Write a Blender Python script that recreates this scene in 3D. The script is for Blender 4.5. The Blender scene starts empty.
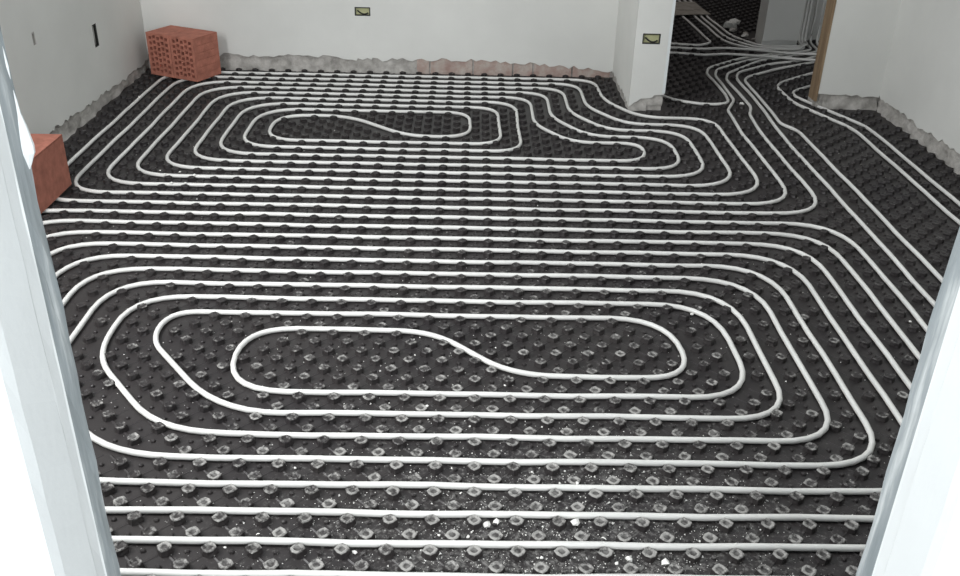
import bpy, math, random
import numpy as np
from mathutils import Vector, Matrix

# ------------------------------------------------------------------ camera, world, lights, exposure
scene = bpy.context.scene
col = scene.collection
CAM_H = 1.5314
cam_d = bpy.data.cameras.new('camera')
cam_d.sensor_width = 36.0
cam_d.lens = 924.28 / 960 * 36.0
cam_d.clip_start = 0.02
cam_d.clip_end = 200
cam = bpy.data.objects.new('camera', cam_d)
col.objects.link(cam)
cx = Vector((0.9997, -0.0076, 0.0233)).normalized()
cf = Vector((0.0177, 0.8817, -0.4716)).normalized()
cu = cx.cross(cf).normalized()
cf = cu.cross(cx).normalized()
m = Matrix((cx, cu, -cf)).transposed().to_4x4()
m.translation = (0, 0, CAM_H)
cam.matrix_world = m
scene.camera = cam

world = bpy.data.worlds.new('overcast_sky')
scene.world = world
world.use_nodes = True
wn = world.node_tree.nodes
wn['Background'].inputs['Color'].default_value = (0.93, 0.97, 1.0, 1)
wn['Background'].inputs['Strength'].default_value = 0.56

X_SIDE_LIGHT = -1.90
def area(name, loc, target, sx, sy, power, color):
    d = bpy.data.lights.new(name, 'AREA')
    d.shape = 'RECTANGLE'; d.size = sx; d.size_y = sy
    d.energy = power; d.color = color
    o = bpy.data.objects.new(name, d)
    col.objects.link(o)
    o.location = loc
    o.rotation_euler = (Vector(target) - Vector(loc)).to_track_quat('-Z', 'Y').to_euler()
    return o
# light added to brighten the walls, assuming an unbuilt left-wall window, out of the picture behind the door jamb
area('assumed_side_light', (X_SIDE_LIGHT, 2.0, 1.55), (2.3, 4.2, 0.5), 1.2, 1.3, 72, (0.98, 0.99, 1.0))
# light added behind the camera for jambs and near floor; assumed window, not built
area('assumed_rear_light', (0.60, -1.9, 1.85), (0.0, 2.0, 0.5), 2.0, 1.5, 54, (0.95, 0.98, 1.0))

# weak fill light added under the hall ceiling to lift the dark floor
area('hall_fill_light', (1.3, 7.9, 2.6), (1.4, 7.6, 0.0), 1.0, 1.0, 7, (1.0, 0.95, 0.95))

vs = scene.view_settings
vs.view_transform = 'Standard'
vs.look = 'None'
vs.exposure = 0.8
vs.gamma = 1.0
vs.use_curve_mapping = False

# ------------------------------------------------------------------ helpers
rng = random.Random(7)

class MB:
    """collects faces, then links them as one mesh object"""
    def __init__(self): self.v = []; self.f = []
    def quad(self, a, b, c, d):
        n = len(self.v); self.v += [tuple(a), tuple(b), tuple(c), tuple(d)]; self.f.append((n, n+1, n+2, n+3))
    def add(self, vs_, fs_):
        n = len(self.v); self.v += [tuple(p) for p in vs_]; self.f += [tuple(i+n for i in q) for q in fs_]
    def box(self, x0, y0, z0, x1, y1, z1):
        self.add([(x0,y0,z0),(x1,y0,z0),(x1,y1,z0),(x0,y1,z0),(x0,y0,z1),(x1,y0,z1),(x1,y1,z1),(x0,y1,z1)],
                 [(0,3,2,1),(4,5,6,7),(0,1,5,4),(1,2,6,5),(2,3,7,6),(3,0,4,7)])
    def build(self, name, mat, parent=None, smooth=False, merge=False):
        me = bpy.data.meshes.new(name)
        me.from_pydata(self.v, [], self.f)
        if merge:
            import bmesh
            bm = bmesh.new(); bm.from_mesh(me)
            bmesh.ops.remove_doubles(bm, verts=bm.verts, dist=1e-5)
            bmesh.ops.recalc_face_normals(bm, faces=bm.faces)
            bm.to_mesh(me); bm.free()
        me.materials.append(mat)
        if smooth: me.polygons.foreach_set('use_smooth', [True]*len(me.polygons))
        me.update()
        o = bpy.data.objects.new(name, me)
        col.objects.link(o)
        if parent: o.parent = parent
        return o

def tag(o, label=None, cat=None, group=None, kind=None):
    if label: o['label'] = label
    if cat: o['category'] = cat
    if group: o['group'] = group
    if kind: o['kind'] = kind
    return o

def empty(name, loc=(0,0,0), rz=0):
    o = bpy.data.objects.new(name, None)
    o.empty_display_size = 0.1
    col.objects.link(o); o.location = loc; o.rotation_euler = (0,0,rz)
    return o

def struct(o, label=None):
    o['kind'] = 'structure'
    if label: o['label'] = label
    return o

# ------------------------------------------------------------------ materials
def material(name, color, rough=0.6, spec=0.3):
    mt = bpy.data.materials.new(name); mt.use_nodes = True
    b = mt.node_tree.nodes['Principled BSDF']
    b.inputs['Base Color'].default_value = (*color, 1)
    b.inputs['Roughness'].default_value = rough
    b.inputs['Specular IOR Level'].default_value = spec
    return mt, mt.node_tree, b

def N(t, kind, **kw):
    n = t.nodes.new(kind)
    for k, v in kw.items():
        if k in ('operation', 'data_type', 'blend_type', 'interpolation_type'): setattr(n, k, v)
        else: n.inputs[k].default_value = v
    return n

def noise(t, scale, detail=4, rough=0.55, src=None):
    n = N(t, 'ShaderNodeTexNoise', Scale=scale, Detail=detail, Roughness=rough)
    g = t.nodes.new('ShaderNodeNewGeometry')
    t.links.new(g.outputs['Position'], n.inputs['Vector'])
    return n

def ramp(t, fac, stops):
    r = t.nodes.new('ShaderNodeValToRGB')
    el = r.color_ramp.elements
    while len(el) < len(stops): el.new(0.5)
    for e, (p, c) in zip(el, stops):
        e.position = p; e.color = (*c, 1) if len(c) == 3 else c
    t.links.new(fac, r.inputs['Fac'])
    return r

def mixc(t, fac, a, b):
    n = t.nodes.new('ShaderNodeMix'); n.data_type = 'RGBA'
    for sock, v in ((n.inputs[0], fac), (n.inputs[6], a), (n.inputs[7], b)):
        if isinstance(v, tuple): sock.default_value = (*v, 1)
        elif isinstance(v, (int, float)): sock.default_value = v
        else: t.links.new(v, sock)
    return n.outputs[2]

def mth(t, op, a, b=None, clamp=False):
    n = t.nodes.new('ShaderNodeMath'); n.operation = op; n.use_clamp = clamp
    for i, v in enumerate((a, b)):
        if v is None: continue
        if isinstance(v, (int, float)): n.inputs[i].default_value = v
        else: t.links.new(v, n.inputs[i])
    return n.outputs[0]

def bump(t, b, height, strength=0.4, dist=0.005):
    n = N(t, 'ShaderNodeBump', Strength=strength, Distance=dist)
    t.links.new(height, n.inputs['Height'])
    t.links.new(n.outputs['Normal'], b.inputs['Normal'])

def mat_plaster(name, c, var=0.06):
    mt, t, b = material(name, c, 0.9, 0.15)
    n1 = noise(t, 1.7, 5)
    c0 = tuple(x*(1-var) for x in c); c1 = tuple(min(1, x*(1+var)) for x in c)
    r = ramp(t, n1.outputs['Fac'], [(0.3, c0), (0.7, c1)])
    t.links.new(r.outputs['Color'], b.inputs['Base Color'])
    n2 = noise(t, 60, 5)
    bump(t, b, n2.outputs['Fac'], 0.25, 0.002)
    return mt

M_PLASTER = mat_plaster('wall_plaster', (0.69, 0.69, 0.66))
M_PLASTER_JAMB = mat_plaster('jamb_plaster', (0.71, 0.74, 0.74), 0.05)

def mat_smear():
    # grey cement smears along the rough strip of the door reveal
    mt, t, b = material('jamb_cement', (0.5, 0.53, 0.54), 0.85, 0.2)
    g = t.nodes.new('ShaderNodeNewGeometry')
    mp = N(t, 'ShaderNodeMapping'); mp.inputs['Scale'].default_value = (40, 40, 4)
    t.links.new(g.outputs['Position'], mp.inputs['Vector'])
    n = N(t, 'ShaderNodeTexNoise', Scale=1.0, Detail=6, Roughness=0.6)
    t.links.new(mp.outputs['Vector'], n.inputs['Vector'])
    r = ramp(t, n.outputs['Fac'], [(0.35, (0.22, 0.25, 0.26)), (0.55, (0.31, 0.34, 0.35)), (0.70, (0.56, 0.59, 0.59))])
    t.links.new(r.outputs['Color'], b.inputs['Base Color'])
    bump(t, b, n.outputs['Fac'], 0.5, 0.004)
    return mt
M_SMEAR = mat_smear()

def mat_mortar(name, a, b_, c):
    mt, t, b = material(name, b_, 0.95, 0.1)
    n = noise(t, 14, 7, 0.62)
    r = ramp(t, n.outputs['Fac'], [(0.32, a), (0.5, b_), (0.68, c)])
    t.links.new(r.outputs['Color'], b.inputs['Base Color'])
    bump(t, b, noise(t, 55, 6, 0.65).outputs['Fac'], 0.7, 0.008)
    return mt
M_MORTAR = mat_mortar('rough_mortar', (0.27, 0.26, 0.24), (0.42, 0.40, 0.375), (0.56, 0.54, 0.51))
M_OLDBRICK = mat_mortar('mortar_smeared_brick', (0.36, 0.25, 0.22), (0.44, 0.35, 0.31), (0.50, 0.45, 0.41))

def mat_clay(name, c):
    mt, t, b = material(name, c, 0.85, 0.2)
    n = noise(t, 22, 6, 0.6)
    r = ramp(t, n.outputs['Fac'], [(0.3, tuple(x*0.75 for x in c)), (0.7, tuple(x*1.2 for x in c))])
    t.links.new(r.outputs['Color'], b.inputs['Base Color'])
    bump(t, b, noise(t, 120, 4).outputs['Fac'], 0.4, 0.003)
    return mt
M_CLAY = mat_clay('red_clay', (0.42, 0.165, 0.118))

def mat_board(name, top):
    # black moulded plastic, plaster dust settled on it around the doorway
    mt, t, b = material(name, (0.03, 0.028, 0.028), 0.5, 0.32)
    g = t.nodes.new('ShaderNodeNewGeometry')
    d = t.nodes.new('ShaderNodeVectorMath'); d.operation = 'DISTANCE'
    t.links.new(g.outputs['Position'], d.inputs[0]); d.inputs[1].default_value = (0.25, 1.45, 0.0)
    mr = N(t, 'ShaderNodeMapRange'); mr.inputs['From Min'].default_value = 0.15; mr.inputs['From Max'].default_value = 2.2
    mr.inputs['To Min'].default_value = 1.0; mr.inputs['To Max'].default_value = 0.0
    t.links.new(d.outputs['Value'], mr.inputs['Value'])
    n1 = noise(t, 70 if top else 75, 6, 0.75)
    n2 = noise(t, 13.0 if top else 6.0, 3)
    patch = mth(t, 'ADD', mth(t, 'MULTIPLY', mr.outputs['Result'], 0.34), mth(t, 'MULTIPLY', n2.outputs['Fac'], 0.62 if top else 0.24))
    v = mth(t, 'SUBTRACT', mth(t, 'ADD', n1.outputs['Fac'], patch), 0.95 if top else 0.92)
    v = mth(t, 'MULTIPLY', v, 5.0, True)
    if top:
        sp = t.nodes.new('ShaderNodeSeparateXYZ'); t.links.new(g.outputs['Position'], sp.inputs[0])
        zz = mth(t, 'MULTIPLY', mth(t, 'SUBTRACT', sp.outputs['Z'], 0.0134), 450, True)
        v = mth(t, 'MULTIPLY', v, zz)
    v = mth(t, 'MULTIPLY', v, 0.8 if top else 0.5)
    n3 = noise(t, 2.2, 4)
    base = ramp(t, n3.outputs['Fac'], [(0.3, (0.023, 0.020, 0.021)), (0.7, (0.036, 0.032, 0.031))])
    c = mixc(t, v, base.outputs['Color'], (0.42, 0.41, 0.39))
    t.links.new(c, b.inputs['Base Color'])
    rr = mth(t, 'ADD', 0.42, mth(t, 'MULTIPLY', v, 0.5))
    t.links.new(rr, b.inputs['Roughness'])
    bump(t, b, noise(t, 160, 3).outputs['Fac'], 0.25, 0.002)
    return mt
M_NUB = mat_board('nub_plastic', True)
M_BOARD = mat_board('board_plastic', False)

def mat_pipe():
    mt, t, b = material('white_pipe_plastic', (0.8, 0.8, 0.775), 0.38, 0.5)
    n = noise(t, 4.0, 4)
    r = ramp(t, n.outputs['Fac'], [(0.3, (0.64, 0.635, 0.61)), (0.7, (0.74, 0.735, 0.705))])
    t.links.new(r.outputs['Color'], b.inputs['Base Color'])
    return mt
M_PIPE = mat_pipe()
M_CRUMB = material('white_plaster_crumb', (0.85, 0.84, 0.80), 0.9, 0.1)[0]
M_OLIVE = material('olive_plastic', (0.46, 0.46, 0.26), 0.5, 0.3)[0]
M_DARK = material('dark_cavity', (0.035, 0.035, 0.032), 0.8, 0.2)[0]
M_CONDUIT = material('yellow_green_conduit', (0.42, 0.44, 0.10), 0.5, 0.3)[0]

def mat_wood():
    mt, t, b = material('raw_wood', (0.30, 0.17, 0.08), 0.7, 0.2)
    g = t.nodes.new('ShaderNodeNewGeometry')
    mp = N(t, 'ShaderNodeMapping'); mp.inputs['Scale'].default_value = (60, 60, 3)
    t.links.new(g.outputs['Position'], mp.inputs['Vector'])
    n = N(t, 'ShaderNodeTexNoise', Scale=1.0, Detail=5)
    t.links.new(mp.outputs['Vector'], n.inputs['Vector'])
    r = ramp(t, n.outputs['Fac'], [(0.3, (0.19, 0.125, 0.075)), (0.7, (0.34, 0.25, 0.16))])
    t.links.new(r.outputs['Color'], b.inputs['Base Color'])
    return mt
M_WOOD = mat_wood()
M_CARD = mat_mortar('dusty_cardboard', (0.20, 0.18, 0.16), (0.27, 0.25, 0.22), (0.33, 0.31, 0.28))

# ------------------------------------------------------------------ plan dimensions (metres)
XL, XR, YB = -1.945, 2.32, 5.645        # plastered faces: left wall, right wall, back wall
YP, YR = 4.98, 5.08                     # partition faces left and right of the far doorway
XP0, XP1, XD1 = 0.895, 1.085, 1.98      # pillar edges, far doorway right edge
DX0, DX1, DYF, DYN = -0.469, 0.556, 0.95, 0.795   # near doorway reveal
WH = 2.7
ROW0 = 1.5956                           # first pipe row in sight
def YU(k): return 2.6456 + 0.1*k
def YPr(k): return ROW0 + 0.1*k
def YF(k): return 4.8456 + 0.1*k

# ------------------------------------------------------------------ walls
def lump_strip(name, p0, du, n, width, height, mat, parent, amp=0.012, seed=1):
    """rough unplastered masonry band at the foot of a wall"""
    r = random.Random(seed)
    du = Vector(du).normalized(); n = Vector(n); p0 = Vector(p0)
    nu = max(3, int(width/0.035)); nz = max(3, int(height/0.016))
    mb = MB(); vv = []
    for j in range(nz+1):
        for i in range(nu+1):
            z = height*j/nz
            foot = 0.012*max(0, 1 - j/4.0)
            off = r.uniform(-amp, amp)*0.6 + foot*r.uniform(0.2, 1.4)
            vv.append(p0 + du*(width*i/nu) + Vector((0,0,z)) + n*(0.004+off))
    ff = []
    for j in range(nz):
        for i in range(nu):
            a = j*(nu+1)+i
            ff.append((a, a+1, a+nu+2, a+nu+1))
    mb.add(vv, ff)
    return mb.build(name, mat, parent, True)

def plaster(name, p0, du, n, width, ztop, thick, bottom, parent, mat=None, holes=(), step=0.03, seed=3):
    """plaster coat with a ragged lower edge and cut-outs (u0,u1,z0,z1)"""
    r = random.Random(seed)
    du = Vector(du).normalized(); n = Vector(n).normalized(); p0 = Vector(p0)
    us = set(round(width*i/max(1, int(width/step)), 4) for i in range(max(1, int(width/step))+1))
    for h in holes: us |= {round(h[0],4), round(h[1],4)}
    us = sorted(us)
    bz = [bottom(u) + r.uniform(-0.012, 0.012) for u in us]
    mb = MB()
    P = lambda u, z, d: p0 + du*u + Vector((0,0,z)) + n*d
    flip = du.cross(Vector((0,0,1))).dot(n) < 0
    def q(a, b, c, d):
        mb.quad(d, c, b, a) if flip else mb.quad(a, b, c, d)
    for i in range(len(us)-1):
        u0, u1 = us[i], us[i+1]; b0, b1 = bz[i], bz[i+1]
        uc = (u0+u1)/2
        cuts = [h for h in holes if h[0] <= uc <= h[1]]
        lo0, lo1 = b0, b1
        for h in cuts:
            q(P(u0,lo0,thick), P(u1,lo1,thick), P(u1,h[2],thick), P(u0,h[2],thick))
            q(P(u0,h[2],thick), P(u1,h[2],thick), P(u1,h[2],0), P(u0,h[2],0))
            q(P(u0,h[3],0), P(u1,h[3],0), P(u1,h[3],thick), P(u0,h[3],thick))
            lo0 = lo1 = h[3]
        q(P(u0,lo0,thick), P(u1,lo1,thick), P(u1,ztop,thick), P(u0,ztop,thick))
        q(P(u0,b0,0), P(u1,b1,0), P(u1,b1,thick), P(u0,b0,thick))
    for h in holes:
        q(P(h[0],h[2],thick), P(h[0],h[3],thick), P(h[0],h[3],0), P(h[0],h[2],0))
        q(P(h[1],h[3],thick), P(h[1],h[2],thick), P(h[1],h[2],0), P(h[1],h[3],0))
    u0, u1 = us[0], us[-1]
    q(P(u0,bz[0],0), P(u0,bz[0],thick), P(u0,ztop,thick), P(u0,ztop,0))
    q(P(u1,bz[-1],thick), P(u1,bz[-1],0), P(u1,ztop,0), P(u1,ztop,thick))
    q(P(u0,ztop,thick), P(u1,ztop,thick), P(u1,ztop,0), P(u0,ztop,0))
    return mb.build(name, mat or M_PLASTER, parent)

def interp(pts):
    xs = [p[0] for p in pts]; ys = [p[1] for p in pts]
    return lambda u: float(np.interp(u, xs, ys))

T = 0.015   # plaster thickness
def core(name, *b):
    mb = MB(); mb.box(*b); return struct(mb.build(name, M_MORTAR))

# back wall
wb = core('wall_back', XL-0.2, YB+T, -0.05, XP0+T, YB+0.2, WH)
wb['label'] = 'pale plastered back wall with bare masonry at its foot'
BX0 = XL-0.02
back_low = interp([(-2, .085), (-1.38,.094), (-1.02,.098), (-.65,.082), (-.23,.088), (.08,.094), (.44,.072), (.81,.05), (.9,.04)])
BOXB = (-0.678, -0.585, 0.343, 0.394)
plaster('plaster', (BX0, YB+T, 0), (1,0,0), (0,-1,0), XP0-BX0, WH, T, lambda u: back_low(u+BX0), wb, holes=[(BOXB[0]-BX0, BOXB[1]-BX0, BOXB[2], BOXB[3])], seed=11)
lump_strip('mortar_base', (BX0, YB+T, 0), (1,0,0), (0,-1,0), 1.66, 0.13, M_MORTAR, wb, 0.006, 21)
for i, (a, b_) in enumerate([(-.31,-.235), (-.225,.03), (.04,.275), (.285,.40), (.41,.64), (.65,.88)]):
    mb = MB(); mb.box(a, YB+0.004+0.003*(i % 2), 0.0, b_, YB+T+.01, 0.125)
    mb.build('brick', M_OLDBRICK, wb)

# left wall
wl = core('wall_left', XL-0.2, 0.95, -0.05, XL-T, YB+0.2, WH)
wl['label'] = 'greyish plastered left wall with a dark box slot'
left_low = interp([(0.9,.10), (3.5,.10), (4.29,.085), (4.96,.06), (5.3,.05), (5.64,.055)])
SLOT = (4.868, 4.925, 0.312, 0.428)
SMALL = (4.182, 4.212, 0.488, 0.545)
plaster('plaster', (XL-T, 0.95, 0), (0,1,0), (1,0,0), YB-0.95, WH, T, lambda u: left_low(u+.95), wl,
        holes=[(SLOT[0]-.95, SLOT[1]-.95, SLOT[2], SLOT[3]), (SMALL[0]-.95, SMALL[1]-.95, SMALL[2], SMALL[3])], seed=12)
lump_strip('mortar_base', (XL-T, 0.95, 0), (0,1,0), (1,0,0), YB-0.95, 0.12, M_MORTAR, wl, 0.012, 22)

# right wall
wr = core('wall_right', XR+T, 0.95, -0.05, XR+0.2, YR+0.15, WH)
wr['label'] = 'plastered right wall with grey rough foot'
right_low = interp([(0.9,.11), (3.5,.11), (4.3,.09), (4.5,.075), (4.9,.085), (5.08,.08)])
plaster('plaster', (XR+T, 0.95, 0), (0,1,0), (-1,0,0), YR-0.95, WH, T, lambda u: right_low(u+.95), wr, seed=13)
lump_strip('mortar_base', (XR+T, 0.95, 0), (0,1,0), (-1,0,0), YR-0.95, 0.13, M_MORTAR, wr, 0.013, 23)

# short return wall between back wall and far doorway
wp = core('wall_partition', XP0+T, YP+T, -0.05, XP1-0.006, YB+0.2, WH)
wp['label'] = 'short white return wall left of the far doorway'
BOXP = (0.934, 1.03, 0.368, 0.424)
low_p = interp([(0,.03), (.05,.05), (.09,.075), (.17,.09), (.2,.1)])
plaster('plaster', (XP0, YP+T, 0), (1,0,0), (0,-1,0), XP1-XP0, WH, T, low_p, wp, holes=[(BOXP[0]-XP0, BOXP[1]-XP0, BOXP[2], BOXP[3])], seed=14)
plaster('plaster', (XP0+T, YP+0.005, 0), (0,1,0), (-1,0,0), YB+T-YP-0.005, WH, T, lambda u: 0.03 + 0.012*u, wp, seed=15)
lump_strip('mortar_base', (XP0, YP+T, 0), (1,0,0), (0,-1,0), 0.1, 0.09, M_MORTAR, wp, 0.008, 24)
lump_strip('mortar_base', (XP0+0.10, YP+T, 0.03), (1,0,0), (0,-1,0), 0.085, 0.09, M_MORTAR, wp, 0.008, 26)
lump_strip('mortar_base', (XP0+T, YP, 0), (0,1,0), (-1,0,0), YB-YP, 0.05, M_MORTAR, wp, 0.006, 25)
# thin metal-white corner bead along the doorway edge
mb = MB()
zs = [0.10 + 0.06*i for i in range(44)]
for i in range(len(zs)-1):
    j0, j1 = rng.uniform(-.002,.002), rng.uniform(-.002,.002)
    mb.quad((XP1-0.012+j0, YP-0.003, zs[i]), (XP1+.003, YP-0.003, zs[i]), (XP1+.003, YP-0.003, zs[i+1]), (XP1-0.012+j1, YP-0.003, zs[i+1]))
    mb.quad((XP1+.003, YP-0.003, zs[i]), (XP1+.003, YP+.1, zs[i]), (XP1+.003, YP+.1, zs[i+1]), (XP1+.003, YP-0.003, zs[i+1]))
mb.build('corner_bead', M_PLASTER_JAMB, wp)

# wall right of the far doorway and its wooden lining
wd = core('wall_doorway', XD1-0.007, YR+T, -0.05, XR+0.2, YR+0.14, WH)
wd['label'] = 'white wall between wooden door lining and right wall'
low_d = interp([(0,.09), (.1,.085), (.3,.083), (.4,.08)])
plaster('plaster', (XD1-0.007, YR+T, 0), (1,0,0), (0,-1,0), XR-XD1+0.007, WH, T, low_d, wd, seed=16)
lump_strip('mortar_base', (XD1+0.03, YR+T, 0), (1,0,0), (0,-1,0), XR-XD1-0.03, 0.11, M_MORTAR, wd, 0.01, 27)
mb = MB(); mb.box(XD1-0.022, YR-0.002, 0.045, XD1-0.008, YR+0.10, WH)
struct(mb.build('trim_1', M_WOOD), 'raw brown wooden lining on the right of the far doorway')
# near wall either side of the doorway the photograph is taken through
def near_wall(name, side):
    s = side
    x = DX0 if s < 0 else DX1
    # plan profile, ordered from the room side to the photographer's side
    g1, g2 = DYF-0.036, DYF-0.060
    root = struct(empty(name, (x, DYN, 0)))
    def vert_face(pts, mat, nm, jit, seed):
        r = random.Random(seed); mb = MB(); nz = 60
        rows = []
        for j in range(nz+1):
            z = WH*j/nz
            row_ = []
            for i, (px, py) in enumerate(pts):
                jt = jit if 0 < i < len(pts)-1 else 0.0
                row_.append((px + s*r.uniform(-jt, jt) - x, py + r.uniform(-jt, jt)*0.6 - DYN, z))
            rows.append(row_)
        for j in range(nz):
            for i in range(len(pts)-1):
                mb.quad(rows[j][i], rows[j][i+1], rows[j+1][i+1], rows[j+1][i])
        return mb.build(nm, mat, root)
    XO = (XL-0.2) if s < 0 else (XR+0.2)
    # rough cement strip at the room-side edge, then the smooth reveal, then the face towards the photographer
    vert_face([(XO, DYF), (x + s*0.02, DYF), (x, DYF-0.004), (x + s*0.001, DYF-0.02), (x + s*0.002, g1)], M_SMEAR, 'cement_strip', 0.0018, 31)
    vert_face([(x + s*0.002, g1), (x + s*0.0028, g1-0.003), (x + s*0.0022, g2), (x + s*0.001, g2-0.004), (x + s*0.0005, DYN+0.02), (x + s*0.004, DYN+0.004)], M_PLASTER_JAMB, 'reveal_plaster', 0.0008, 32)
    vert_face([(x + s*0.004, DYN+0.004), (x + s*0.02, DYN-0.004), (x + s*0.05, DYN-0.001), (XO, DYN)], M_PLASTER_JAMB, 'face_plaster', 0.0025, 33)
    return root
w = near_wall('wall_near_left', -1); w['label'] = 'white plastered door jamb at the left edge of the picture'
w1 = near_wall('wall_near_right', 1); w1['label'] = 'white plastered door jamb at the right edge of the picture'
# plaster spatter hanging on the left jamb edge
mb = MB(); r = random.Random(5)
prof = [(1.36,.001),(1.33,.003),(1.30,.002),(1.275,.004),(1.255,.003),(1.24,.005),(1.225,.006),(1.212,.009),(1.20,.011),(1.19,.0125),(1.182,.012),(1.176,.009),(1.170,.0065),(1.163,.003)]
for i in range(len(prof)-1):
    (z0, a0), (z1, a1) = prof[i], prof[i+1]
    k = 6; ring0 = []; ring1 = []
    for j in range(k+1):
        an = -0.5 + (math.pi+0.6)*j/k
        for ring, z, a in ((ring0, z0, a0), (ring1, z1, a1)):
            ring.append((-.003 + math.sin(an)*a*1.0, DYF-DYN-0.008 - math.cos(an)*a*0.7, z))
    for j in range(k): mb.quad(ring0[j], ring0[j+1], ring1[j+1], ring1[j])
mb.build('plaster_blob', M_PLASTER_JAMB, w, True)

# hall behind the far doorway
hc = MB(); hc.box(2.075, 6.56, -0.05, 2.325, 6.73, WH)
hco = struct(hc.build('wall_hall_column', M_PLASTER), 'dim white wall end in the hall beyond the doorway')
plaster('plaster', (2.075, 6.56, 0), (1,0,0), (0,-1,0), 0.25, WH, 0.012, lambda u: 0.045, hco, seed=41)
mb = MB(); mb.box(2.325, 6.78, -0.05, 3.2, 6.90, WH); struct(mb.build('wall_hall_niche', M_PLASTER), 'shaded niche wall behind the rising pipes')
mb = MB(); mb.box(3.2, YR+0.14, -0.05, 3.4, 9.8, WH); struct(mb.build('wall_hall_right', M_PLASTER), 'hall side wall hidden behind the doorway')
mb = MB(); mb.box(-0.6, 9.6, -0.05, 3.2, 9.8, WH); struct(mb.build('wall_hall_back', M_PLASTER), 'far end wall of the hall')
mb = MB(); mb.box(-0.8, YB+0.2, -0.05, -0.6, 9.8, WH); struct(mb.build('wall_hall_left', M_PLASTER), 'left wall of the hall')
mb = MB(); mb.box(-0.8, YP+0.02, WH, 3.4, 9.8, WH+0.1); struct(mb.build('ceiling', M_PLASTER), 'unseen ceiling added over the hall to dim it')  # out of view, added above the hall alone to darken it
mb = MB(); mb.box(XP1-0.006, YR, 2.1, XD1+0.03, YR+0.14, WH); struct(mb.build('wall_lintel', M_PLASTER), 'wall above the far doorway')

# ------------------------------------------------------------------ floor of moulded nub boards
mb = MB(); mb.box(XL-0.05, 0.6, -0.05, 3.3, 9.7, 0.0)
floor = struct(mb.build('floor', M_BOARD), 'black moulded nub boards covering the floor under the heating pipes')

# ------------------------------------------------------------------ heating pipes
PR = 0.0085
PZ = PR + 0.002
PIPES_XY = []
def fillet(pts, res=7):
    """pts: (x, y, t[, z]) corners rounded over tangent length t"""
    P = [Vector((p[0], p[1], p[3] if len(p) > 3 else PZ)) for p in pts]
    out = [P[0]]
    for i in range(1, len(P)-1):
        a, b, c = P[i-1], P[i], P[i+1]
        t = pts[i][2]
        la, lc = (b-a).length, (c-b).length
        ta = pts[i-1][2] if i > 1 else 0.0
        tc = pts[i+1][2] if i < len(P)-2 else 0.0
        t = t*min(1.0, la*0.98/(t+ta+1e-9), lc*0.98/(t+tc+1e-9))
        s, e = b + (a-b).normalized()*t, b + (c-b).normalized()*t
        for k in range(res+1):
            u = k/res
            # between a quadratic and a circular fillet
            out.append(s*(1-u)**2 + b*2*u*(1-u)*1.0 + e*u*u)
    out.append(P[-1])
    # resample straight parts, add the slight wander of a hand-laid pipe
    res_pts = [out[0]]
    for q in out[1:]:
        p = res_pts[-1]; d = (q-p).length
        if d < 1e-4: continue
        n = max(1, int(d/0.11))
        for k in range(1, n+1): res_pts.append(p.lerp(q, k/n))
    return res_pts

def pipe(name, pts, label, group=None, seed=0, wob=0.0016):
    pp = fillet(pts)
    r = random.Random(seed)
    ph = [r.uniform(0, 6.28) for _ in range(4)]
    acc = 0; S = [0.0]
    for i in range(1, len(pp)): acc += (pp[i]-pp[i-1]).length; S.append(acc)
    n = len(pp); K = 10
    mb = MB(); vv = []
    for i in range(n):
        a = pp[max(0, i-1)]; b = pp[min(n-1, i+1)]
        tg = (b-a).normalized()
        side = tg.cross(Vector((0,0,1)))
        if side.length < 1e-3: side = Vector((1,0,0))
        side.normalize(); up = side.cross(tg).normalized()
        o = wob*(math.sin(S[i]*9.1+ph[0]) + 0.8*math.sin(S[i]*17.3+ph[1]) + 0.6*math.sin(S[i]*4.3+ph[2]))
        c = pp[i] + side*o
        pp[i] = c
        for k in range(K):
            an = 2*math.pi*k/K
            vv.append(c + side*math.cos(an)*PR + up*math.sin(an)*PR)
    ff = []
    for i in range(n-1):
        for k in range(K):
            k2 = (k+1) % K
            ff.append((i*K+k, i*K+k2, (i+1)*K+k2, (i+1)*K+k))
    ff.append(tuple(range(K))); ff.append(tuple((n-1)*K+k for k in reversed(range(K))))
    mb.add(vv, ff)
    o = mb.build(name, M_PIPE, None, True)
    tag(o, label, 'pipe', group)
    PIPES_XY.append(np.array([(p.x, p.y) for p in pp if p.z < 0.05]))
    return o

# near circuit: a double spiral wound round an S bend
LX = [-.69, -.965, -1.11, -1.215, -1.325, -1.43, -1.53, -1.63, -1.73]      # left turns, from the core outwards
TL, TR, BR = 0.20, 0.24, 0.19
A = []   # from the S towards the doorway side, both ends
# end one: S top row -> left turn 0 -> P6 -> U1 -> turn 2 -> P4 -> U3 ...
rightX = {6: .85, 5: .93, 4: 1.035, 3: 1.125, 2: 1.23, 1: 1.33, 0: 1.43, -1: 1.53, -2: 1.63, -3: 1.74}
S_TOP, S_BOT = ROW0+0.95, ROW0+0.70
one = [(-.12, S_TOP, .06), (LX[0], S_TOP, .20), (LX[0], YPr(6), .24)]
for row, u, li in ((6,1,2), (4,3,4), (2,5,6), (0,7,8)):
    one += [(rightX[row], YPr(row), BR), (rightX[row], YU(u), TR if row < 6 else .22), (LX[li], YU(u), TL), (LX[li], YPr(row-2)+.38, .13), (LX[li]+.30, YPr(row-2), .18)]
one += [(rightX[-2], YPr(-2), BR), (rightX[-2], 4.70, .1)]
two = [(.17, S_BOT, .06), (.685, S_BOT, .14), (.685, YU(0), .20)]
for li, row, u in ((1,5,2), (3,3,4), (5,1,6), (7,-1,8)):
    two += [(LX[li], YU(u-2), TL), (LX[li], YPr(row)+.36, .13), (LX[li]+.29, YPr(row), .18), (rightX[row], YPr(row), BR), (rightX[row], YU(u), TR)]
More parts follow.
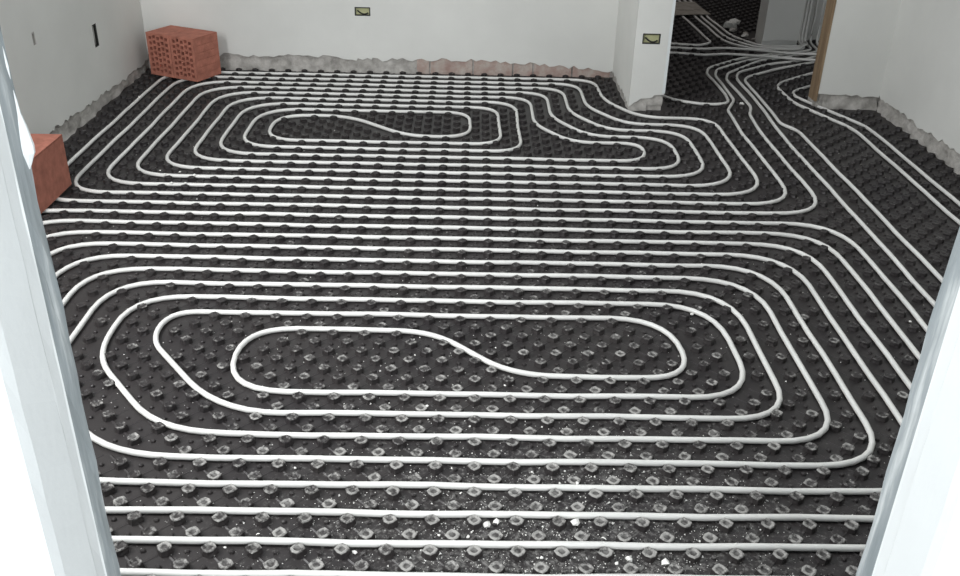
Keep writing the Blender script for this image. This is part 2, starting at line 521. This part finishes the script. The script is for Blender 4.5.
two += [(-1.83, YU(8), TL), (-1.83, YPr(-3), .3), (rightX[-3], YPr(-3), BR), (rightX[-3], 4.66, .08)]
# their way out through the far doorway
one_tail = [(1.66, 5.05, .08), (1.67, 5.66, .06), (1.72, 5.80, .06), (1.97, 6.02, .08), (2.22, 6.13, .1), (2.47, 6.36, .08), (2.49, 6.55, .06, PZ), (2.50, 6.66, .09), (2.50, 6.66, .05, .5), (2.50, 6.66, .1, 0.8)]
two_tail = [(1.685, 4.76, .05), (1.69, 4.92, .06), (1.71, 5.62, .05), (1.75, 5.70, .05), (2.00, 5.91, .08), (2.20, 6.03, .1), (2.52, 6.28, .08), (2.53, 6.55, .06), (2.54, 6.64, .09), (2.54, 6.64, .05, .5), (2.54, 6.64, .1, .8)]
one[-1] = (rightX[-2], 4.62, .08)
near_pts = list(reversed(one_tail)) + list(reversed(one[1:])) + [(-.10, S_TOP, .12), (.15, S_BOT, .12)] + two[1:] + two_tail
pipe('heating_pipe', near_pts, 'white heating pipe coiled across the near half of the floor, with the wide S bend', 'floor heating circuits', 1)

# far circuit: spiral along the back wall with a second lobe past the return wall
def S_line(colx, frow, rowy, endx, urow, k=0.30):
    return [(colx, YF(frow), .15), (colx, rowy+k, .12), (colx+0.17, rowy, .13), (endx, rowy, .17 if endx > .9 else .12), (endx, YU(urow), .24 if endx > 1.1 else .18)]
FX = {0: -1.10, 1: -1.195, 2: -1.29, 3: -1.39, 4: -1.495, 5: -1.595, 6: -1.70, 7: -1.80}
TF, BF = 0.24, 0.20
SU, SL = ROW0+0.05*63, ROW0+0.05*57
def left_turn(k, up):    # rows F_k and U_(16-k)
    a = [(FX[k], YF(k), TF), (FX[k], YU(16-k), BF)]
    return a if up else list(reversed(a))
fa = [(-.62, SU, .14), (-.99, SU, .17), (-.99, YU(17), .17), (.17, YU(17), .14), (.17, YF(1), .15)] + left_turn(1, True)
fa += list(reversed(S_line(.355, 3, YF(-5)+.05, .87, 15, .28))) + left_turn(3, True)
fa += list(reversed(S_line(.56, 5, 4.597, 1.125, 13))) + left_turn(5, True)
fa += list(reversed(S_line(.775, 7, 4.825, 1.33, 11))) + left_turn(7, True)
fa += [(1.53, YU(9), .25), (1.53, 4.62, .08), (1.56, 4.93, .04), (1.60, 5.06, .05), (1.60, 5.63, .05), (1.64, 5.77, .05), (1.93, 6.10, .08), (2.15, 6.22, .1), (2.43, 6.40, .08), (2.45, 6.58, .06), (2.46, 6.68, .09), (2.46, 6.68, .05, .5), (2.46, 6.68, .1, .8)]
fb = [(-.30, SL, .14), (.02, SL, .15), (.02, YF(0), .14)] + left_turn(0, True)
fb += [(.27, YU(16), .15), (.27, YF(2), .17)] + left_turn(2, True)
fb += list(reversed(S_line(.455, 4, 4.495, 1.02, 14, .29))) + left_turn(4, True)
fb += list(reversed(S_line(.665, 6, 4.705, 1.23, 12))) + left_turn(6, True)
fb += [(1.43, YU(10), .25), (1.43, 4.62, .08), (1.45, 4.99, .04), (1.54, 5.19, .05), (1.55, 5.71, .05), (1.59, 5.85, .05), (1.84, 6.10, .08), (2.10, 6.26, .1), (2.40, 6.44, .08), (2.41, 6.6, .06), (2.42, 6.70, .09), (2.42, 6.70, .05, .5), (2.42, 6.70, .1, .8)]
pipe('heating_pipe', list(reversed(fa)) + fb, 'white heating pipe coiled in two lobes along the back wall', 'floor heating circuits', 2)

# pair running along the right wall towards the near room
pipe('heating_pipe', [(2.56, 6.05, .1), (2.25, 5.87, .08), (1.92, 5.58, .05), (1.87, 5.48, .05), (1.87, 5.17, .08), (2.05, 4.70, .10), (2.05, 1.05, .1)],
     'inner of the two heating pipes running along the right wall', 'pipes along the right wall', 3)
pipe('heating_pipe', [(2.56, 5.80, .1), (2.12, 5.55, .06), (1.94, 5.39, .05), (1.92, 5.28, .05), (2.14, 4.74, .08), (2.15, 1.05, .1)],
     'outer heating pipe nearest the right wall', 'pipes along the right wall', 4)
# pipe turning round the return wall
pipe('heating_pipe', [(1.12, 5.70, .1), (1.13, 5.25, .08), (1.20, 5.16, .06), (1.36, 5.08, .10), (1.49, 5.12, .08), (1.515, 5.30, .06), (1.51, 5.76, .05), (1.55, 5.90, .05), (1.81, 6.15, .06), (2.05, 6.28, .08), (2.37, 6.48, .08), (2.37, 6.62, .06), (2.38, 6.72, .08), (2.38, 6.72, .05, .5), (2.38, 6.72, .1, .8)],
     'single heating pipe looping out from behind the short return wall', None, 5)
# hall pipes
pipe('heating_pipe', [(0.9, 6.46, .1), (1.45, 6.42, .1), (1.62, 6.39, .1), (1.75, 6.37, .1, .030), (1.95, 6.33, .1, .030), (2.2, 6.24, .08, .030), (2.46, 6.24, .1, .030), (2.58, 6.2, .1, .030)],
     'farther of two straight hall pipes crossing behind the far doorway', 'straight hall pipes', 6)
pipe('heating_pipe', [(0.9, 6.33, .1), (1.44, 6.27, .1), (1.60, 6.23, .1), (1.72, 6.20, .1, .030), (1.95, 6.16, .1, .030), (2.25, 6.08, .08, .030), (2.56, 6.10, .1, .030)],
     'nearer of two straight hall pipes crossing behind the far doorway', 'straight hall pipes', 7)
pipe('heating_pipe', [(0.9, 6.58, .1), (1.45, 6.54, .06), (1.62, 6.50, .06), (1.73, 6.60, .05), (1.70, 7.45, .1), (1.70, 9.4, .1)],
     'hall pipe making a sharp hairpin behind the far doorway', None, 8)
for i, x in enumerate((1.80, 1.85, 1.90)):
    pipe('heating_pipe', [(x, 9.4, .1), (x, 7.4, .1), (x+0.03, 6.60+0.09*i, .15), (2.02+0.03*i, 6.40+0.05*i, .1), (2.16+0.02*i, 6.37+0.045*i, .06, .030), (2.28+0.02*i, 6.36+0.045*i, .08, .030), (2.345+0.024*i, 6.50+0.02*i, .06, .030), (2.345+0.024*i, 6.59+.01*i, .05, .032), (2.345+0.024*i, 6.60+.01*i, .1, .8)],
         ['leftmost', 'middle', 'rightmost'][i] + ' of three parallel hall pipes leading away past the grey cardboard', 'parallel hall pipes', 9+i)

# ------------------------------------------------------------------ nubs of the boards
allp = np.concatenate(PIPES_XY)
cell = {}
for x, y in allp:
    pass
segs = []
for arr in PIPES_XY:
    for i in range(len(arr)-1): segs.append((*arr[i], *arr[i+1]))
CS = 0.12
for s in segs:
    for ix in range(int(math.floor(min(s[0], s[2])/CS))-1, int(math.floor(max(s[0], s[2])/CS))+2):
        for iy in range(int(math.floor(min(s[1], s[3])/CS))-1, int(math.floor(max(s[1], s[3])/CS))+2):
            cell.setdefault((ix, iy), []).append(s)
def pipe_dist(x, y):
    best = 9.0
    for s in cell.get((int(math.floor(x/CS)), int(math.floor(y/CS))), ()):
        dx, dy = s[2]-s[0], s[3]-s[1]; L = dx*dx+dy*dy
        t = 0 if L == 0 else max(0, min(1, ((x-s[0])*dx+(y-s[1])*dy)/L))
        d = math.hypot(x-s[0]-t*dx, y-s[1]-t*dy)
        if d < best: best = d
    return best

def nub_geom(seed):
    """diamond-plan mushroom stud with a dished crown"""
    r = random.Random(seed)
    rings = [(0.0192, 0.000), (0.0172, 0.0090), (0.0170, 0.0145), (0.0150, 0.0170), (0.0108, 0.0168), (0.0070, 0.0140)]
    K = 8; vv = []; ff = []
    for rad, z in rings:
        for k in range(K):
            an = 2*math.pi*k/K
            f = (1.08 if k % 2 == 0 else 0.94) + r.uniform(-.06, .06)
            vv.append((math.cos(an)*rad*f, math.sin(an)*rad*f, z + (r.uniform(-.0006, .0006) if z > .010 else 0)))
    for j in range(len(rings)-1):
        for k in range(K):
            k2 = (k+1) % K
            ff.append((j*K+k, j*K+k2, (j+1)*K+k2, (j+1)*K+k))
    ff.append(tuple((len(rings)-1)*K+k for k in range(K)))
    return vv, ff
GEO = [nub_geom(i) for i in range(5)]
spots = []; small = []
def inside(x, y):
    if x < XL+0.02 or x > 3.15: return False
    if y > YR-0.03 and x > XD1-.02 and y < YR+.17: return False
    if x > XR-.02 and y < YR+.17: return False
    if y > YB-0.02 and y < YB+.22 and x < XP1+.02: return False
    if x > XP0-.02 and x < XP1+.02 and y > YP-.02 and y < YB+.22: return False
    if x > 2.05 and 6.53 < y < 6.93: return x > 2.35 and y < 6.75
    if y > YB and x < 0.6: return False
    return True
ny = int((8.9-1.0)/0.05)
for j in range(-12, ny):
    y = ROW0 - 0.025 + 0.05*j
    if y > 8.8: break
    x0 = 0.034 + 0.005*(y-1.57)
    for i in range(-22, 34):
        for big in (True, False):
            x = x0 + 0.1*i + (0.05 if (j % 2 == 1) == big else 0.0)
            if not inside(x, y): continue
            d = pipe_dist(x, y)
            if big:
                if d > 0.0165: spots.append((x, y))
            elif d > 0.016 and y < 4.2: small.append((x, y))
# the 300 that show largest: nearest to the viewpoint and in view
def in_view(x, y):
    p = Vector((x, y, 0.02)) - Vector((0, 0, CAM_H))
    zc = p.dot(cf); u = 480 + 924.28*p.dot(cx)/zc; v = 288 - 924.28*p.dot(cu)/zc
    return zc > 0 and 0 < u < 960 and -5 < v < 585 and abs(u-480) < 480 and (x > DX0/DYF*y) and (x < DX1/DYF*y)
vis = sorted([s for s in spots if in_view(*s)], key=lambda s: s[0]**2 + s[1]**2)
single = set(vis[:300])
meshes = []
for vv, ff in GEO:
    me = bpy.data.meshes.new('nub'); me.from_pydata(vv, [], ff); me.materials.append(M_NUB); me.update(); meshes.append(me)
for k, (x, y) in enumerate(vis[:300]):
    o = bpy.data.objects.new('nub', meshes[rng.randrange(5)])
    o.location = (x, y, 0.0); o.rotation_euler = (0, 0, rng.uniform(-.12, .12) + rng.randrange(4)*math.pi/2)
    col.objects.link(o); o.parent = floor
mb = MB()
for x, y in spots:
    if (x, y) in single: continue
    vv, ff = GEO[rng.randrange(5)]
    mb.add([(a+x, b+y, c) for a, b, c in vv], ff)
tag(mb.build('nub_field', M_NUB, floor), None, None, None, 'stuff')
mb = MB()
for x, y in small:
    vv = []; K = 6
    for rad, z in ((.0075, 0), (.006, .005), (.003, .007)):
        for k in range(K): vv.append((x+math.cos(k*math.pi/3)*rad, y+math.sin(k*math.pi/3)*rad, z))
    ff = [(j*K+k, j*K+(k+1) % K, (j+1)*K+(k+1) % K, (j+1)*K+k) for j in range(2) for k in range(K)] + [tuple(2*K+k for k in range(K))]
    mb.add(vv, ff)
tag(mb.build('small_bump_field', M_BOARD, floor), None, None, None, 'stuff')
# low diagonal ribs between neighbouring nubs
mb = MB()
for x, y in spots:
    if y > 3.6: continue
    for sx in (-1, 1):
        d = Vector((sx, 1, 0)).normalized(); n = Vector((-d.y, d.x, 0))
        a = Vector((x, y, 0)) + d*0.014; b = Vector((x, y, 0)) + d*0.057
        w_ = 0.0035; h = 0.002
        mb.quad(a - n*w_, b - n*w_, b + Vector((0,0,h)), a + Vector((0,0,h)))
        mb.quad(a + Vector((0,0,h)), b + Vector((0,0,h)), b + n*w_, a + n*w_)
tag(mb.build('rib_field', M_BOARD, floor), None, None, None, 'stuff')

# ------------------------------------------------------------------ hollow clay bricks
def hollow_brick(name, loc, rz, w_, d_, h_, cols, rows, label, depth=0.05, ng=6):
    root = empty(name, loc, rz)
    tag(root, label, 'brick', 'hollow clay bricks')
    mb = MB()
    # front face (towards -y) with recessed holes, then the plain sides
    pad = 0.012
    cw = (w_-2*pad)/cols; rh = (h_-2*pad)/rows
    def rect(a, b, c, d, y): mb.quad((a, y, c), (b, y, c), (b, y, d), (a, y, d))
    rect(0, w_, 0, pad, 0); rect(0, w_, h_-pad, h_, 0); rect(0, pad, pad, h_-pad, 0); rect(w_-pad, w_, pad, h_-pad, 0)
    hm = MB()
    for c in range(cols):
        off = rh*0.25 if c % 2 else -rh*0.25
        x0, x1 = pad + c*cw, pad + (c+1)*cw
        a, b = x0 + cw*0.16, x1 - cw*0.16
        rect(x0, a, pad, h_-pad, 0); rect(b, x1, pad, h_-pad, 0)
        zc = pad
        for r_ in range(rows):
            z0 = pad + r_*rh + rh*0.32 + off*0.5; z1 = pad + (r_+1)*rh - rh*0.10 + off*0.5
            rect(a, b, zc, z0, 0)
            mb.quad((a,0,z0), (b,0,z0), (b,depth,z0), (a,depth,z0)); mb.quad((a,depth,z1), (b,depth,z1), (b,0,z1), (a,0,z1))
            mb.quad((a,0,z1), (a,0,z0), (a,depth,z0), (a,depth,z1)); mb.quad((b,0,z0), (b,0,z1), (b,depth,z1), (b,depth,z0))
            hm.quad((a,depth,z0), (b,depth,z0), (b,depth,z1), (a,depth,z1))
            zc = z1
        rect(a, b, zc, h_-pad, 0)
    # sides with shallow scored grooves, top, bottom, back
    for s, x in ((-1, 0), (1, w_)):
        for k in range(ng):
            z0 = h_*k/ng; z1 = h_*(k+1)/ng; g = 0.006
            y0, y1 = 0, d_
            q = [(x, y0, z0), (x, y1, z0), (x, y1, z1-g), (x, y0, z1-g)]
            mb.quad(*(q if s > 0 else reversed(q)))
            xi = x - s*0.0015
            q = [(xi, y0, z1-g), (xi, y1, z1-g), (xi, y1, z1), (xi, y0, z1)]
            mb.quad(*(q if s > 0 else reversed(q)))
    mb.quad((0,0,h_), (w_,0,h_), (w_,d_,h_), (0,d_,h_)); mb.quad((0,d_,0), (w_,d_,0), (w_,0,0), (0,0,0))
    mb.quad((w_,d_,0), (0,d_,0), (0,d_,h_), (w_,d_,h_))
    mb.build('body', M_CLAY, root); hm.build('cell_floor', M_CLAY, root)
    return root
th = -math.atan2(0.43, 0.90)
ex = Vector((0.90, -0.43, 0)).normalized()
cnr = Vector((-1.562, 5.300, 0.0195))
hollow_brick('hollow_brick', cnr - ex*0.170, th, 0.170, 0.212, 0.246, 5, 7, 'red hollow clay brick in the back corner, right one of the pair')
hollow_brick('hollow_brick', cnr - ex*0.345, th, 0.172, 0.212, 0.246, 5, 7, 'red hollow clay brick in the back corner, left one of the pair')
hollow_brick('hollow_brick', (-1.925, 3.37, 0.0195), 0, 0.243, 0.335, 0.222, 6, 7, 'red clay brick half hidden behind the left door jamb', 0.05, 1)

# ------------------------------------------------------------------ boxes let into the walls
def wall_box(name, origin, du, n, w_, h_, label, arc=True, inner=None, rim=None):
    """open recess: dark rim, olive back plate, bent conduit; origin = lower left corner on the wall face"""
    root = empty(name, origin)
    tag(root, label, 'wall box', 'electrical boxes in the walls')
    du = Vector(du); n = Vector(n); up = Vector((0,0,1))
    mb = MB(); P = lambda u, z, d: du*u + up*z + n*d
    t = 0.006
    for (a, b, c, d) in ((0, w_, 0, t), (0, w_, h_-t, h_), (0, t, t, h_-t), (w_-t, w_, t, h_-t)):
        p = [P(a,c,-.013), P(b,c,-.013), P(b,d,-.013), P(a,d,-.013), P(a,c,-.001), P(b,c,-.001), P(b,d,-.001), P(a,d,-.001)]
        mb.add(p, [(0,3,2,1),(4,5,6,7),(0,1,5,4),(1,2,6,5),(2,3,7,6),(3,0,4,7)])
    mb.build('rim', rim or M_DARK, root)
    mb = MB(); mb.quad(P(0,0,-.0145), P(w_,0,-.0145), P(w_,h_,-.0145), P(0,h_,-.0145)); mb.quad(P(0,h_,-.0149), P(w_,h_,-.0149), P(w_,0,-.0149), P(0,0,-.0149))
    mb.build('back_plate', inner or M_OLIVE, root)
    if arc:
        pts = [P(w_*(0.16+0.70*k/10), h_*(0.86-0.68*math.sin(math.pi*min(1, 0.12+0.6*k/10))), -.008) for k in range(11)]
        mb = MB(); K = 6; vv = []
        for i, p in enumerate(pts):
            tg = (pts[min(10, i+1)]-pts[max(0, i-1)]).normalized(); s = tg.cross(n).normalized()
            for k in range(K):
                a = 2*math.pi*k/K; vv.append(p + s*math.cos(a)*.0042 + n*math.sin(a)*.0042)
        mb.add(vv, [(i*K+k, i*K+(k+1) % K, (i+1)*K+(k+1) % K, (i+1)*K+k) for i in range(10) for k in range(K)])
        mb.build('conduit', M_DARK, root, True)
    return root
wall_box('wall_box', (BOXB[0], YB, BOXB[2]), (1,0,0), (0,-1,0), BOXB[1]-BOXB[0], BOXB[3]-BOXB[2], 'small olive electrical box set in the back wall')
wall_box('wall_box', (BOXP[0], YP, BOXP[2]), (1,0,0), (0,-1,0), BOXP[1]-BOXP[0], BOXP[3]-BOXP[2], 'small olive electrical box in the short return wall by the doorway')
wall_box('wall_box', (XL, SLOT[0], SLOT[2]), (0,1,0), (1,0,0), SLOT[1]-SLOT[0], SLOT[3]-SLOT[2], 'tall dark electrical box slot in the left wall', False, M_MORTAR)
wall_box('wall_box', (XL, SMALL[0], SMALL[2]), (0,1,0), (1,0,0), SMALL[1]-SMALL[0], SMALL[3]-SMALL[2], 'small grey hole in the left wall above the half hidden brick', False, M_MORTAR, M_MORTAR)

# ------------------------------------------------------------------ debris
def chunk(name, loc, size, mat, seed, flat=0.6):
    r = random.Random(seed)
    import bmesh
    bm = bmesh.new(); bmesh.ops.create_icosphere(bm, subdivisions=1, radius=1.0)
    for v in bm.verts:
        k = r.uniform(0.62, 1.15); v.co = Vector((v.co.x*k, v.co.y*k*0.85, v.co.z*k*flat))
    zmin = min(v.co.z for v in bm.verts)
    for v in bm.verts: v.co = Vector((v.co.x*size, v.co.y*size, (v.co.z-zmin)*size))
    me = bpy.data.meshes.new(name); bm.to_mesh(me); bm.free(); me.materials.append(mat)
    o = bpy.data.objects.new(name, me); o.location = loc; o.rotation_euler = (0, 0, r.uniform(0, 6.28)); col.objects.link(o)
    return o
CR = [(.065,1.667,13), (.088,1.676,11), (-.048,1.632,5), (.02,1.626,5), (.275,1.672,15), (.386,1.559,11), (.468,1.548,12), (.338,1.625,7), (.357,1.549,6), (.183,1.864,5),
      (.188,1.562,6), (-.422,1.867,5), (-.237,1.573,7), (-.098,2.146,6), (-1.327,3.841,7), (-1.279,3.905,8), (-1.194,3.836,8), (-1.267,3.738,9), (-1.208,3.741,7),
      (-1.374,3.925,6), (.277,4.948,6), (.766,4.89,6), (1.569,5.13,16), (1.26,4.996,10), (1.498,2.669,7), (.769,2.692,8), (-.146,2.414,4), (-.534,1.584,5), (-.467,1.624,6),
      (-.172,1.765,5), (.024,2.055,4), (.251,1.822,5), (.292,1.804,5), (.562,1.622,4), (.638,1.598,4), (.268,1.87,4), (-1.792,4.971,12), (-1.184,3.973,7), (-.317,1.744,4), (.126,2.257,5)]
ORD = ['first', 'second', 'third', 'fourth', 'fifth', 'sixth', 'seventh', 'eighth', 'ninth', 'tenth', 'eleventh', 'twelfth']
def crumb_place(x, y):
    if x < -1 and y < 4.5: return 'among the pipe bends by the half hidden brick'
    if y < 2.25: return 'in the %s pipe gap from the bottom' % ORD[max(0, int(math.floor((y-ROW0)/0.1))+1)]
    return None
fams = {}
for k, (x, y, s) in enumerate(CR): fams.setdefault(crumb_place(x, y), []).append((x, k))
lone = {20: 'white plaster crumb inside the back lobe below the back wall masonry', 21: 'white plaster crumb at the foot of the short return wall',
        22: 'largest white plaster crumb, beside the pipe bends in the far doorway', 23: 'white plaster crumb left of the pipe bends in the far doorway',
        24: 'white plaster crumb between straight pipes beside the right door jamb', 25: 'white plaster crumb outside the right end of the near S loop',
        26: 'white plaster crumb inside the near S loop left of its crossing', 36: 'white plaster crumb beside the foot of the left wall', 39: 'white plaster crumb just below the near S loop crossing'}
for k, (x, y, s) in enumerate(CR):
    d = pipe_dist(x, y)
    o = chunk('plaster_crumb', (x, y, 0.0 if d > 0.012 else PZ+PR*0.7), s*0.001, M_CRUMB, 100+k)
    pl = crumb_place(x, y)
    if k in lone: lb = lone[k]
    else:
        n_ord = sorted(fams[pl]).index((x, k)) if pl else 0
        lb = ('%s white plaster crumb from the left %s' % (ORD[n_ord], pl)) if len(fams[pl]) > 1 else 'white plaster crumb ' + str(pl)
    tag(o, lb, 'crumb', 'loose plaster crumbs on the boards')
# fine plaster grit, far too many to count
mb = MB(); r = random.Random(77)
cnt = 0
while cnt < 4200:
    if r.random() < 0.72: x, y = r.gauss(0.18, 0.34), r.gauss(1.62, 0.22)
    elif r.random() < 0.6: x, y = r.gauss(0.1, 0.7), r.gauss(2.3, 0.5)
    else: x, y = r.uniform(-1.8, 2.1), r.uniform(1.2, 5.2)
    if not (XL+.05 < x < XR-.05) or y < 1.0 or y > 4.9: continue
    if pipe_dist(x, y) < 0.011: continue
    s = r.uniform(.0006, .0021)*(1.9 if r.random() < .10 else 1)
    a = r.uniform(0, 6.28); z = 0.0012
    p = [(x+math.cos(a+k*2.1)*s*r.uniform(.7, 1.4), y+math.sin(a+k*2.1)*s*r.uniform(.7, 1.4), z) for k in range(3)]
    mb.add(p + [(x, y, z+s*1.3)], [(0,1,3), (1,2,3), (2,0,3)])
    cnt += 1
tag(mb.build('plaster_grit', M_CRUMB), 'fine white plaster grit scattered over the nub boards near the doorway', 'grit', None, 'stuff')

# flat piece of cardboard on the hall pipes
mb = MB()
c4 = [(1.55, 7.42), (1.93, 7.50), (1.90, 7.98), (1.50, 7.95)]
n_ = 6; top = []; bot = []
r = random.Random(4)
for j in range(n_+1):
    for i in range(n_+1):
        u, v = i/n_, j/n_
        x = (c4[0][0]*(1-u)+c4[1][0]*u)*(1-v) + (c4[3][0]*(1-u)+c4[2][0]*u)*v
        y = (c4[0][1]*(1-u)+c4[1][1]*u)*(1-v) + (c4[3][1]*(1-u)+c4[2][1]*u)*v
        z = 0.020 + 0.004*math.sin(u*5)*math.sin(v*4)+.004
        top.append((x, y, z+.004)); bot.append((x, y, z))
nn = n_+1
mb.add(top, [(j*nn+i, j*nn+i+1, (j+1)*nn+i+1, (j+1)*nn+i) for j in range(n_) for i in range(n_)])
mb.add(bot, [((j+1)*nn+i, (j+1)*nn+i+1, j*nn+i+1, j*nn+i) for j in range(n_) for i in range(n_)])
for i in range(n_):
    mb.quad(bot[i], bot[i+1], top[i+1], top[i])
    k = n_*nn; mb.quad(top[k+i], top[k+i+1], bot[k+i+1], bot[k+i])
    mb.quad(top[i*nn], top[(i+1)*nn], bot[(i+1)*nn], bot[i*nn])
    mb.quad(bot[i*nn+n_], bot[(i+1)*nn+n_], top[(i+1)*nn+n_], top[i*nn+n_])
tag(mb.build('cardboard_sheet', M_CARD), 'grey flat cardboard sheet lying across the hall pipes', 'cardboard')

# rubble heaped beside the hall column
RB = [(1.965,6.93,.040,'low pale mortar lump at the left end of the hall rubble'), (2.015,6.775,.036,'flat mortar lump at the front of the hall rubble'),
      (2.047,6.665,.024,'mortar lump touching the hall wall end'), (1.975,7.05,.058,'tallest mortar lump of the hall rubble'),
      (2.043,6.865,.030,'mortar lump against the side of the hall wall end'), (2.04,7.20,.055,'pale mortar lump at the back of the hall rubble')]
for k, (x, y, s, lb) in enumerate(RB):
    o = chunk('rubble_lump', (x, y, 0.012), s, M_PLASTER if k % 2 else M_MORTAR, 300+k, 0.5 if k != 3 else 0.8)
    tag(o, lb, 'rubble', 'rubble beside the hall wall end')
